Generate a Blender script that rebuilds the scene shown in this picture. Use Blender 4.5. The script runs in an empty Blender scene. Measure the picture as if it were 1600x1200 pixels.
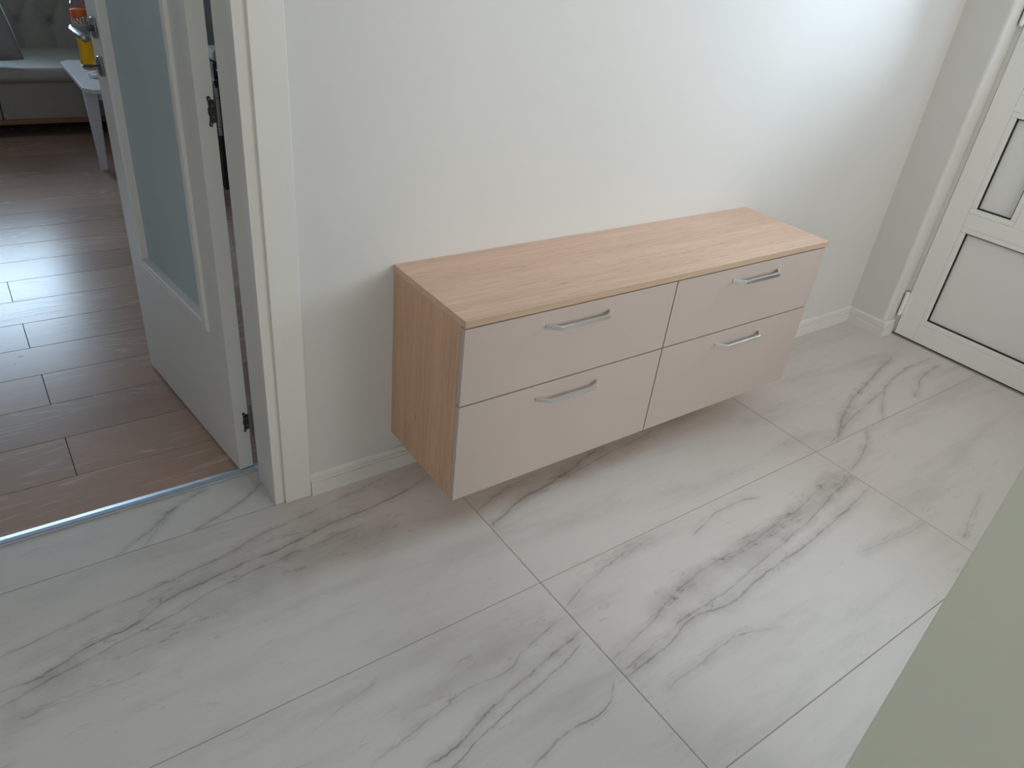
import bpy, bmesh, math, random
from mathutils import Vector, Matrix
random.seed(7)
S = bpy.context.scene
COL = S.collection

# ------------------------------------------------------------------ camera, world, light, exposure
cam_d = bpy.data.cameras.new('camera'); cam = bpy.data.objects.new('camera', cam_d); COL.objects.link(cam)
cam_d.sensor_width = 36.0; cam_d.lens = 1148.206 / 1600 * 36.0; cam_d.clip_start = 0.02
_X = Vector((0.81465326, -0.57118317, 0.10044826)); _Y = Vector((-0.23349442, -0.48157649, -0.84472743)); _Z = Vector((0.53086762, 0.66470585, -0.52568594))
M = Matrix.Identity(4)
for i in range(3):
    M[i][0] = _X[i]; M[i][1] = -_Y[i]; M[i][2] = -_Z[i]
M.translation = (-0.05737, -1.57800, 1.42720)
cam.matrix_world = M
S.camera = cam

W = bpy.data.worlds.new('overcast_sky'); S.world = W; W.use_nodes = True
W.node_tree.nodes['Background'].inputs[0].default_value = (0.80, 0.90, 1.0, 1)
W.node_tree.nodes['Background'].inputs[1].default_value = 0.6

def daylight(name, loc, rot, sx, sy, energy, col):
    l = bpy.data.lights.new(name, 'AREA'); l.shape = 'RECTANGLE'; l.size = sx; l.size_y = sy; l.energy = energy; l.color = col
    o = bpy.data.objects.new(name, l); COL.objects.link(o); o.location = loc; o.rotation_euler = rot
    o['kind'] = 'helper'
    return o
PI = math.pi
# daylight falling in through the glazing of the entrance door, the living room window and the hall window; the last two are added fill
daylight('entrance_daylight', (3.40, -0.70, 1.55), (0, PI / 2, 0), 0.95, 0.76, 41, (0.66, 0.82, 1.0))
daylight('living_room_daylight', (-0.30, 5.32, 1.45), (-PI / 2, 0, 0), 1.4, 1.0, 90, (0.60, 0.79, 1.0))
daylight('hall_daylight', (2.10, -3.12, 1.55), (PI / 2, 0, 0), 1.9, 1.2, 41, (1.0, 0.93, 0.86))
daylight('hall_side_fill', (-0.75, -3.12, 1.55), (PI / 2, 0, 0), 1.3, 1.2, 11, (1.0, 0.93, 0.86))  # added fill lamp from rear left, behind an invented window
daylight('hall_left_fill', (-2.12, -2.20, 1.55), (0, -PI / 2, 0), 1.2, 1.0, 15, (1.0, 0.93, 0.86))  # added fill lamp, brightens the green wall end from the left

S.view_settings.view_transform = 'Standard'; S.view_settings.look = 'None'
S.view_settings.gamma = 1.0; S.view_settings.use_curve_mapping = False
S.view_settings.exposure = 0.0

# ------------------------------------------------------------------ helpers
def empty(name, loc=(0, 0, 0), rz=0.0):
    o = bpy.data.objects.new(name, None); COL.objects.link(o); o.location = loc; o.rotation_euler = (0, 0, rz)
    o.empty_display_size = 0.05
    return o

def tag(o, label=None, cat=None, group=None, kind=None):
    if label: o['label'] = label
    if cat: o['category'] = cat
    if group: o['group'] = group
    if kind: o['kind'] = kind
    return o

def obj(name, bm, mat, parent=None, smooth=False, loc=None):
    me = bpy.data.meshes.new(name); bmesh.ops.recalc_face_normals(bm, faces=bm.faces[:]); bm.to_mesh(me); bm.free()
    if smooth:
        for p in me.polygons: p.use_smooth = True
    o = bpy.data.objects.new(name, me); COL.objects.link(o)
    if mat: me.materials.append(mat)
    if parent: o.parent = parent
    if loc: o.location = loc
    return o

def box(bm, x0, x1, y0, y1, z0, z1, bev=0.0, seg=2):
    vs = [bm.verts.new((x, y, z)) for x in (x0, x1) for y in (y0, y1) for z in (z0, z1)]
    fs = [bm.faces.new([vs[i] for i in f]) for f in ((0, 1, 3, 2), (4, 6, 7, 5), (0, 4, 5, 1), (2, 3, 7, 6), (0, 2, 6, 4), (1, 5, 7, 3))]
    if bev > 0:
        es = list({e for f in fs for e in f.edges})
        bmesh.ops.bevel(bm, geom=es, offset=bev, segments=seg, affect='EDGES', profile=0.6)
    return bm

def B(*a, **k): return box(bmesh.new(), *a, **k)

def prism(pts, axis, a, b, bm=None, bev=0.0):
    """extrude a polygon (2d pts in the other two axes, in x,y,z order) from a to b along axis"""
    bm = bm or bmesh.new()
    def mk(p, t):
        c = list(p); c.insert(axis, t); return bm.verts.new(c)
    A = [mk(p, a) for p in pts]; Bv = [mk(p, b) for p in pts]
    n = len(pts)
    fs = [bm.faces.new(A), bm.faces.new(Bv[::-1])]
    for i in range(n): fs.append(bm.faces.new((A[i], A[(i + 1) % n], Bv[(i + 1) % n], Bv[i])))
    if bev:
        es = list({e for f in fs for e in f.edges}); bmesh.ops.bevel(bm, geom=es, offset=bev, segments=2, affect='EDGES', profile=0.6)
    return bm

def ring_frame(axis, o0, o1, i0, i1, a, b, bev=0.0):
    """flat rectangular ring: outer rect o0..o1, inner rect i0..i1 (2d), thickness a..b along axis"""
    bm = bmesh.new()
    def mk(p, t):
        c = list(p); c.insert(axis, t); return bm.verts.new(c)
    O = [(o0[0], o0[1]), (o1[0], o0[1]), (o1[0], o1[1]), (o0[0], o1[1])]
    I = [(i0[0], i0[1]), (i1[0], i0[1]), (i1[0], i1[1]), (i0[0], i1[1])]
    Oa = [mk(p, a) for p in O]; Ob = [mk(p, b) for p in O]; Ia = [mk(p, a) for p in I]; Ib = [mk(p, b) for p in I]
    for k in range(4):
        j = (k + 1) % 4
        bm.faces.new((Oa[k], Oa[j], Ia[j], Ia[k])); bm.faces.new((Ob[k], Ib[k], Ib[j], Ob[j]))
        bm.faces.new((Oa[k], Ob[k], Ob[j], Oa[j])); bm.faces.new((Ia[k], Ia[j], Ib[j], Ib[k]))
    if bev:
        es = [e for e in bm.edges if len(e.link_faces) == 2 and e.calc_face_angle(0) > 0.5]
        bmesh.ops.bevel(bm, geom=es, offset=bev, segments=2, affect='EDGES', profile=0.6)
    return bm

def lathe(prof, seg=24, bm=None, axis='z', origin=(0, 0, 0)):
    bm = bm or bmesh.new(); rings = []
    ox, oy, oz = origin
    def P(r, h, t):
        c, s = r * math.cos(t), r * math.sin(t)
        if axis == 'z': return (ox + c, oy + s, oz + h)
        if axis == 'y': return (ox + c, oy + h, oz + s)
        return (ox + h, oy + c, oz + s)
    for r, h in prof:
        rings.append([bm.verts.new(P(max(r, 1e-4), h, 2 * PI * k / seg)) for k in range(seg)])
    for a, b in zip(rings, rings[1:]):
        for k in range(seg): bm.faces.new((a[k], a[(k + 1) % seg], b[(k + 1) % seg], b[k]))
    bm.faces.new(rings[0][::-1]); bm.faces.new(rings[-1])
    return bm

def tube(path, r, seg=14, bm=None):
    bm = bm or bmesh.new(); pts = [Vector(p) for p in path]; rings = []
    up = Vector((0, 0, 1))
    for i, p in enumerate(pts):
        t = (pts[min(i + 1, len(pts) - 1)] - pts[max(i - 1, 0)]).normalized()
        u = up if abs(t.dot(up)) < 0.95 else Vector((1, 0, 0))
        a = t.cross(u).normalized(); b = t.cross(a).normalized()
        rr = r[i] if isinstance(r, (list, tuple)) else r
        rings.append([bm.verts.new(p + a * rr * math.cos(2 * PI * k / seg) + b * rr * math.sin(2 * PI * k / seg)) for k in range(seg)])
    for a, b in zip(rings, rings[1:]):
        for k in range(seg): bm.faces.new((a[k], a[(k + 1) % seg], b[(k + 1) % seg], b[k]))
    bm.faces.new(rings[0][::-1]); bm.faces.new(rings[-1])
    return bm

def sweep(path, w, h, bm=None):
    """flat bar of rectangular section along an xy-plane path (mitred), z height h, width w"""
    bm = bm or bmesh.new(); pts = [Vector((p[0], p[1])) for p in path]; z = path[0][2]; L = []; Rr = []
    n = len(pts)
    for i in range(n):
        d0 = (pts[i] - pts[i - 1]).normalized() if i else None
        d1 = (pts[i + 1] - pts[i]).normalized() if i < n - 1 else None
        if d0 is None: d0 = d1
        if d1 is None: d1 = d0
        n0 = Vector((-d0.y, d0.x)); n1 = Vector((-d1.y, d1.x)); m = (n0 + n1).normalized(); m = m / max(0.3, m.dot(n0))
        L.append(pts[i] + m * w / 2); Rr.append(pts[i] - m * w / 2)
    rings = [[bm.verts.new((p.x, p.y, zz)) for p, zz in ((l, z - h / 2), (l, z + h / 2), (r, z + h / 2), (r, z - h / 2))] for l, r in zip(L, Rr)]
    for a, b in zip(rings, rings[1:]):
        for k in range(4): bm.faces.new((a[k], a[(k + 1) % 4], b[(k + 1) % 4], b[k]))
    bm.faces.new(rings[0][::-1]); bm.faces.new(rings[-1])
    bmesh.ops.recalc_face_normals(bm, faces=bm.faces[:])
    es = [e for e in bm.edges if len(e.link_faces) == 2]
    bmesh.ops.bevel(bm, geom=es, offset=0.0008, segments=2, affect='EDGES', profile=0.5)
    return bm

# ------------------------------------------------------------------ materials
def new_mat(name):
    m = bpy.data.materials.new(name); m.use_nodes = True
    nt = m.node_tree; return m, nt, nt.nodes['Principled BSDF']

def N(nt, typ, **kw):
    n = nt.nodes.new(typ)
    for k, v in kw.items(): setattr(n, k, v)
    return n

def math_n(nt, op, a, b=None, c=None):
    n = N(nt, 'ShaderNodeMath', operation=op)
    for i, v in enumerate((a, b, c)):
        if v is None: continue
        if isinstance(v, (int, float)): n.inputs[i].default_value = v
        else: nt.links.new(v, n.inputs[i])
    return n.outputs[0]

def mixc(nt, f, a, b, blend='MIX'):
    n = N(nt, 'ShaderNodeMix', data_type='RGBA', blend_type=blend)
    for i, v in ((0, f), (6, a), (7, b)):
        if isinstance(v, (int, float)): n.inputs[i].default_value = v
        elif isinstance(v, tuple): n.inputs[i].default_value = (*v, 1)
        else: nt.links.new(v, n.inputs[i])
    return n.outputs[2]

def noise(nt, vec, scale, detail=4, rough=0.55, dist=0.0):
    n = N(nt, 'ShaderNodeTexNoise'); n.inputs['Scale'].default_value = scale; n.inputs['Detail'].default_value = detail
    n.inputs['Roughness'].default_value = rough; n.inputs['Distortion'].default_value = dist
    if vec is not None: nt.links.new(vec, n.inputs['Vector'])
    return n

def maprange(nt, v, a, b, c, d, smooth=True):
    n = N(nt, 'ShaderNodeMapRange', interpolation_type='SMOOTHSTEP' if smooth else 'LINEAR')
    nt.links.new(v, n.inputs[0])
    for i, x in enumerate((a, b, c, d)): n.inputs[i + 1].default_value = x
    return n.outputs[0]

def objcoord(nt, scale=(1, 1, 1), rot=(0, 0, 0), rand=0.0):
    tc = N(nt, 'ShaderNodeTexCoord'); mp = N(nt, 'ShaderNodeMapping')
    mp.inputs['Scale'].default_value = scale; mp.inputs['Rotation'].default_value = rot
    nt.links.new(tc.outputs['Object'], mp.inputs['Vector'])
    if rand:
        oi = N(nt, 'ShaderNodeObjectInfo'); s = math_n(nt, 'MULTIPLY', oi.outputs['Random'], rand)
        va = N(nt, 'ShaderNodeVectorMath', operation='ADD'); nt.links.new(mp.outputs[0], va.inputs[0]); nt.links.new(s, va.inputs[1])
        return va.outputs[0]
    return mp.outputs[0]

def bump(nt, bsdf, h, strength, dist=0.002):
    b = N(nt, 'ShaderNodeBump'); b.inputs['Strength'].default_value = strength; b.inputs['Distance'].default_value = dist
    nt.links.new(h, b.inputs['Height']); nt.links.new(b.outputs[0], bsdf.inputs['Normal'])

def plain(name, col, rough=0.5, metal=0.0, vary=0.03, scale=8.0, bmp=0.0, bscale=200.0, spec=0.5):
    m, nt, p = new_mat(name)
    v = objcoord(nt); n = noise(nt, v, scale)
    dark = tuple(c * (1 - vary) for c in col); lite = tuple(min(1, c * (1 + vary)) for c in col)
    nt.links.new(mixc(nt, n.outputs[0], dark, lite), p.inputs['Base Color'])
    p.inputs['Roughness'].default_value = rough; p.inputs['Metallic'].default_value = metal
    p.inputs['Specular IOR Level'].default_value = spec
    if bmp: bump(nt, p, noise(nt, v, bscale, 3).outputs[0], bmp)
    return m

M_wall = plain('white_wall_paint', (0.705, 0.695, 0.675), 0.62, vary=0.01, scale=3, bmp=0.05, bscale=350, spec=0.35)
M_ceil = plain('ceiling_paint', (0.85, 0.85, 0.84), 0.9, vary=0.01)
M_green = plain('sage_wall_paint', (0.84, 0.87, 0.74), 0.75, vary=0.015, scale=5, bmp=0.06, bscale=260, spec=0.3)
M_living = plain('living_wall_paint', (0.55, 0.54, 0.51), 0.9, vary=0.02)
M_lacq = plain('white_lacquer', (0.79, 0.775, 0.73), 0.32, vary=0.012, scale=6)
M_base = plain('white_skirting', (0.78, 0.76, 0.73), 0.38, vary=0.015)
M_pvc = plain('white_pvc', (0.86, 0.86, 0.83), 0.33, vary=0.01)
M_pvcp = plain('pvc_panel', (0.80, 0.80, 0.785), 0.3, vary=0.015)
M_rub = plain('black_gasket', (0.006, 0.006, 0.006), 0.6)
M_chrome = plain('chrome', (0.80, 0.80, 0.80), 0.13, 1.0, vary=0.02)
M_steel = plain('brushed_steel', (0.42, 0.42, 0.42), 0.28, 1.0, vary=0.06, scale=60)
M_bronze = plain('dark_hinge_metal', (0.10, 0.097, 0.09), 0.36, 0.9, vary=0.15, scale=90)
M_knuck = plain('hinge_barrel_metal', (0.24, 0.235, 0.22), 0.33, 0.9, vary=0.1, scale=60)
M_screw = plain('screw_metal', (0.5, 0.5, 0.48), 0.3, 1.0)
M_alu = plain('aluminium_strip', (0.66, 0.71, 0.80), 0.30, 1.0, vary=0.03, scale=40)
M_front = plain('cashmere_drawer_front', (0.54, 0.455, 0.415), 0.45, vary=0.012, scale=5)
M_dark = plain('interior_shade_dark', (0.05, 0.04, 0.035), 0.8)  # near-black colour stands in for shade behind the drawer gaps
M_grout = plain('beige_grout', (0.42, 0.36, 0.30), 0.9, vary=0.12, scale=40)
M_under = plain('underlay', (0.03, 0.025, 0.022), 0.9)
M_black = plain('black_lacquer', (0.012, 0.011, 0.012), 0.35)
M_grey = plain('grey_cloth', (0.35, 0.34, 0.32), 0.9, vary=0.1, scale=30)
M_white = plain('white_paper', (0.82, 0.82, 0.84), 0.6, vary=0.03)
M_table = plain('white_table_paint', (0.62, 0.60, 0.62), 0.35, vary=0.015)
M_woodrail = plain('brown_wood_rail', (0.26, 0.13, 0.07), 0.5, vary=0.2, scale=20)
M_ground = plain('concrete_ground', (0.35, 0.34, 0.33), 0.9, vary=0.1, scale=4)

def fabric(name, col):
    m, nt, p = new_mat(name)
    v = objcoord(nt)
    w1 = N(nt, 'ShaderNodeTexWave', wave_type='BANDS', bands_direction='X'); w1.inputs['Scale'].default_value = 160
    w2 = N(nt, 'ShaderNodeTexWave', wave_type='BANDS', bands_direction='Z'); w2.inputs['Scale'].default_value = 160
    for w in (w1, w2): nt.links.new(v, w.inputs['Vector']); w.inputs['Distortion'].default_value = 1.5
    n = noise(nt, v, 90, 3)
    f = math_n(nt, 'MULTIPLY', math_n(nt, 'ADD', w1.outputs['Fac'], w2.outputs['Fac']), 0.5)
    f = math_n(nt, 'ADD', math_n(nt, 'MULTIPLY', f, 0.4), math_n(nt, 'MULTIPLY', n.outputs[0], 0.6))
    nt.links.new(mixc(nt, f, tuple(c * 0.75 for c in col), tuple(c * 1.2 for c in col)), p.inputs['Base Color'])
    p.inputs['Roughness'].default_value = 0.68; p.inputs['Sheen Weight'].default_value = 0.4; p.inputs['Sheen Roughness'].default_value = 0.35
    bump(nt, p, f, 0.25, 0.001)
    return m
M_sofa = fabric('grey_sofa_fabric', (0.36, 0.32, 0.27))
M_cush = fabric('grey_cushion_fabric', (0.36, 0.34, 0.32))

def oak(name, axis, light, dark, fine=1.0):
    """pale oak veneer, grain running along axis 0/1/2"""
    m, nt, p = new_mat(name)
    st = [26.0, 26.0, 26.0]; st[axis] = 0.9
    v = objcoord(nt, tuple(st)); n1 = noise(nt, v, 1.0, 5, 0.6, 0.6)
    sf = [170.0, 170.0, 170.0]; sf[axis] = 3.5
    v2 = objcoord(nt, tuple(sf)); n2 = noise(nt, v2, 1.0, 3, 0.6)
    sp = [320.0, 320.0, 320.0]; sp[axis] = 14
    v3 = objcoord(nt, tuple(sp)); n3 = noise(nt, v3, 1.0, 2, 0.5)
    pores = maprange(nt, n3.outputs[0], 0.60, 0.72, 0, 1)
    f = math_n(nt, 'ADD', math_n(nt, 'MULTIPLY', maprange(nt, n1.outputs[0], 0.3, 0.7, 0, 1), 0.5), math_n(nt, 'MULTIPLY', maprange(nt, n2.outputs[0], 0.3, 0.7, 0, 1), 0.5))
    c = mixc(nt, f, light, dark)
    c = mixc(nt, math_n(nt, 'MULTIPLY', pores, 0.55 * fine), c, tuple(x * 0.55 for x in dark))
    nt.links.new(c, p.inputs['Base Color']); p.inputs['Roughness'].default_value = 0.5
    bump(nt, p, n2.outputs[0], 0.12, 0.0006)
    return m
OL, OD = (0.80, 0.55, 0.41), (0.63, 0.41, 0.295)
M_oakx = oak('oak_veneer_long', 0, OL, OD); M_oakz = oak('oak_veneer_upright', 2, (0.735, 0.465, 0.315), (0.57, 0.345, 0.225)); M_oaky = oak('oak_veneer_deep', 1, OL, OD)
M_edge = oak('oak_edge_band', 0, (0.60, 0.445, 0.315), (0.50, 0.36, 0.245), 0.5)

KNOT = [(-0.069, 1.129), (-0.0926, 1.0827)]
def laminate():
    m, nt, p = new_mat('laminate_oak_plank')
    oi = N(nt, 'ShaderNodeObjectInfo')
    v = objcoord(nt, (1.3, 9.0, 9.0), rand=37.0); n1 = noise(nt, v, 1.0, 4, 0.55, 0.4)
    # cathedral growth rings: contour lines of a stretched noise
    v2 = objcoord(nt, (0.75, 5.5, 5.5), rand=91.0); n2 = noise(nt, v2, 1.0, 2, 0.4, 0.2)
    r = math_n(nt, 'FRACT', math_n(nt, 'MULTIPLY', n2.outputs[0], 17.0))
    r = math_n(nt, 'ABSOLUTE', math_n(nt, 'SUBTRACT', r, 0.5))
    v3 = objcoord(nt, (9.0, 190.0, 190.0), rand=13.0); n3 = noise(nt, v3, 1.0, 3, 0.6)
    lines = math_n(nt, 'MULTIPLY', maprange(nt, r, 0.30, 0.48, 0, 1), maprange(nt, n3.outputs[0], 0.40, 0.62, 0, 1))
    n4 = noise(nt, objcoord(nt, (1.5, 5, 5), rand=57.0), 1.0, 2)
    lines = math_n(nt, 'MULTIPLY', lines, maprange(nt, n4.outputs[0], 0.42, 0.62, 0, 1))
    base = mixc(nt, n1.outputs[0], (0.37, 0.225, 0.160), (0.49, 0.325, 0.24))
    base = mixc(nt, math_n(nt, 'MULTIPLY', n3.outputs[0], 0.35), base, (0.30, 0.185, 0.13))
    base = mixc(nt, math_n(nt, 'MULTIPLY', lines, 0.38), base, (0.66, 0.54, 0.46))
    # two dark knots in one of the boards
    gp_ = N(nt, 'ShaderNodeNewGeometry'); kn = noise(nt, gp_.outputs['Position'], 60, 2)
    for kx, ky, ksz in ((KNOT[0][0], KNOT[0][1], 1.0), (KNOT[1][0], KNOT[1][1], 0.4)):
        sb_ = N(nt, 'ShaderNodeVectorMath', operation='SUBTRACT'); nt.links.new(gp_.outputs['Position'], sb_.inputs[0]); sb_.inputs[1].default_value = (kx, ky, 0)
        ml = N(nt, 'ShaderNodeVectorMath', operation='MULTIPLY'); nt.links.new(sb_.outputs[0], ml.inputs[0]); ml.inputs[1].default_value = (1 / (.0115 * ksz), 1 / (.010 * ksz), 0)
        ln_ = N(nt, 'ShaderNodeVectorMath', operation='LENGTH'); nt.links.new(ml.outputs[0], ln_.inputs[0])
        dd_ = math_n(nt, 'ADD', ln_.outputs['Value'], math_n(nt, 'MULTIPLY_ADD', kn.outputs[0], 0.8, -0.4))
        base = mixc(nt, maprange(nt, dd_, 0.75, 1.05, 0.9, 0), base, (0.06, 0.035, 0.025))
    tint = math_n(nt, 'MULTIPLY_ADD', oi.outputs['Random'], 0.22, 0.90)
    h = N(nt, 'ShaderNodeHueSaturation'); nt.links.new(tint, h.inputs['Value']); nt.links.new(base, h.inputs['Color'])
    nt.links.new(h.outputs[0], p.inputs['Base Color'])
    nt.links.new(maprange(nt, lines, 0, 1, 0.26, 0.31), p.inputs['Roughness']); p.inputs['Specular IOR Level'].default_value = 0.40
    bump(nt, p, math_n(nt, 'ADD', n3.outputs[0], lines), 0.05, 0.0006)
    return m
M_plank = laminate()

def frosted():
    m, nt, p = new_mat('frosted_glass')
    out = nt.nodes['Material Output']; nt.nodes.remove(p)
    tr = N(nt, 'ShaderNodeBsdfTranslucent'); tr.inputs[0].default_value = (0.93, 0.97, 0.96, 1)
    df = N(nt, 'ShaderNodeBsdfDiffuse'); df.inputs[0].default_value = (0.64, 0.69, 0.685, 1)
    gl = N(nt, 'ShaderNodeBsdfGlossy'); gl.inputs['Roughness'].default_value = 0.35; gl.inputs[0].default_value = (0.9, 0.95, 0.95, 1)
    n = noise(nt, objcoord(nt), 600, 2); b = N(nt, 'ShaderNodeBump'); b.inputs['Strength'].default_value = 0.1; b.inputs['Distance'].default_value = 0.0005
    nt.links.new(n.outputs[0], b.inputs['Height']); nt.links.new(b.outputs[0], gl.inputs['Normal'])
    m1 = N(nt, 'ShaderNodeMixShader'); m1.inputs[0].default_value = 0.4; nt.links.new(tr.outputs[0], m1.inputs[1]); nt.links.new(df.outputs[0], m1.inputs[2])
    m2 = N(nt, 'ShaderNodeMixShader'); m2.inputs[0].default_value = 0.10; nt.links.new(m1.outputs[0], m2.inputs[1]); nt.links.new(gl.outputs[0], m2.inputs[2])
    nt.links.new(m2.outputs[0], out.inputs[0])
    return m
M_frost = frosted()

def clear_glass(name='clear_glass', col=(0.97, 0.985, 0.98)):
    m, nt, p = new_mat(name)
    out = nt.nodes['Material Output']; nt.nodes.remove(p)
    t = N(nt, 'ShaderNodeBsdfTransparent'); t.inputs[0].default_value = (*col, 1)
    g = N(nt, 'ShaderNodeBsdfGlossy'); g.inputs['Roughness'].default_value = 0.03
    fr = N(nt, 'ShaderNodeFresnel'); fr.inputs[0].default_value = 1.45
    n = noise(nt, objcoord(nt), 3, 1); b = N(nt, 'ShaderNodeBump'); b.inputs['Strength'].default_value = 0.02
    nt.links.new(n.outputs[0], b.inputs['Height']); nt.links.new(b.outputs[0], g.inputs['Normal'])
    mx = N(nt, 'ShaderNodeMixShader'); nt.links.new(fr.outputs[0], mx.inputs[0]); nt.links.new(t.outputs[0], mx.inputs[1]); nt.links.new(g.outputs[0], mx.inputs[2])
    nt.links.new(mx.outputs[0], out.inputs[0])
    return m
M_glass = clear_glass()

# marble-look tiles: every tile carries the veins of its own print (points in metres on the floor)
# vein = (points, core half width, core strength, halo half width, halo strength)
VEINS = {
 'L': [([(-0.26, -0.287), (-0.179, -0.284), (-0.11, -0.256), (0.006, -0.236), (0.076, -0.205), (0.186, -0.185), (0.302, -0.174), (0.388, -0.167), (0.497, -0.142), (0.681, -0.135), (0.826, -0.1)], .006, .75, .03, .28),
  ([(-0.264, -0.327), (-0.132, -0.294), (-0.05, -0.274), (0.077, -0.254), (0.18, -0.226), (0.289, -0.21), (0.411, -0.196), (0.577, -0.189)], .005, .6, .03, .25),
  ([(-0.252, -0.196), (-0.075, -0.161), (0.09, -0.149), (0.143, -0.137), (0.243, -0.126), (0.358, -0.094), (0.515, -0.073), (0.722, -0.038)], .005, .5, .022, .25),
  ([(-0.269, -0.371), (-0.154, -0.326), (-0.034, -0.314), (0.11, -0.308), (0.228, -0.283), (0.39, -0.252), (0.658, -0.217)], .003, .1, .095, .44),
  ([(-0.255, -0.240), (0.0, -0.195), (0.25, -0.15), (0.55, -0.10), (0.80, -0.06)], .003, .15, .06, .30)],
 'M': [([(0.866, -0.372), (0.913, -0.36), (1.03, -0.318), (1.142, -0.303), (1.359, -0.245), (1.429, -0.235)], .006, .7, .03, .4),
  ([(0.888, -0.294), (1.022, -0.255), (1.154, -0.24)], .005, .4, .025, .25),
  ([(1.216, -0.291), (1.564, -0.253), (1.756, -0.226), (1.939, -0.218)], .006, .5, .05, .35)],
 'R': [([(2.252, -0.585), (2.473, -0.48), (2.568, -0.447), (2.795, -0.391), (3.028, -0.332)], .007, .6, .03, .35),
  ([(2.521, -0.6), (2.788, -0.46), (2.969, -0.429), (3.2, -0.419)], .006, .6, .03, .35),
  ([(2.201, -0.593), (2.5, -0.518), (2.703, -0.477)], .006, .5, .04, .3),
  ([(2.806, -0.57), (2.901, -0.531), (3.031, -0.487), (3.189, -0.475)], .006, .5, .03, .35)],
 'BL': [([(0.401, -0.879), (0.482, -0.869), (0.598, -0.833), (0.736, -0.806), (0.879, -0.775)], .005, .75, .022, .35),
  ([(0.446, -0.906), (0.558, -0.874), (0.652, -0.858), (0.73, -0.842), (0.854, -0.806)], .004, .65, .018, .25),
  ([(0.32, -0.817), (0.457, -0.792), (0.569, -0.77), (0.673, -0.777), (0.737, -0.751), (0.87, -0.725)], .004, .4, .02, .2),
  ([(0.582, -0.991), (0.652, -0.973), (0.727, -0.969), (0.789, -0.97), (0.857, -0.927)], .005, .75, .02, .25),
  ([(0.225, -0.699), (0.305, -0.674), (0.40, -0.65)], .003, .35, .015, .12),
  ([(0.40, -0.775), (0.60, -0.725), (0.86, -0.665)], .002, .1, .06, .3)],
 'BM': [([(0.887, -0.931), (1.022, -0.92), (1.165, -0.892), (1.279, -0.91), (1.421, -0.89), (1.622, -0.879), (2.042, -0.821)], .006, .65, .03, .3),
  ([(0.903, -0.88), (1.064, -0.845), (1.289, -0.789), (1.453, -0.785), (1.674, -0.772), (1.968, -0.727)], .005, .45, .03, .3),
  ([(0.924, -0.913), (1.114, -0.885), (1.266, -0.878), (1.452, -0.854), (1.662, -0.827), (2.08, -0.749)], .005, .55, .025, .3),
  ([(1.086, -0.834), (1.296, -0.806), (1.524, -0.796), (1.867, -0.761), (2.106, -0.744)], .004, .2, .065, .52),
  ([(1.394, -0.679), (1.62, -0.644), (1.714, -0.668)], .006, .5, .03, .2),
  ([(0.947, -1.006), (1.064, -0.996), (1.234, -0.99), (1.338, -1.028)], .006, .3, .03, .25),
  ([(1.766, -0.974), (1.936, -0.995), (2.092, -1.001)], .005, .25, .04, .3),
  ([(0.90, -0.699), (1.095, -0.639), (1.276, -0.628)], .005, .4, .04, .3)],
 'BR': [([(2.112, -0.728), (2.28, -0.676), (2.393, -0.613)], .007, .4, .03, .25), ([(2.131, -1.103), (2.285, -1.057), (2.42, -1.024)], .006, .3, .03, .2)],
 'D': [([(0.01, 0.0), (0.09, 0.049), (0.196, 0.121), (0.273, 0.153)], .005, .55, .02, .3),
  ([(0.074, 0.0), (0.129, 0.063), (0.18, 0.107)], .003, .4, .025, .25), ([(0.204, 0.0), (0.29, 0.032), (0.413, 0.11)], .006, .6, .02, .35)],
}

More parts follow.
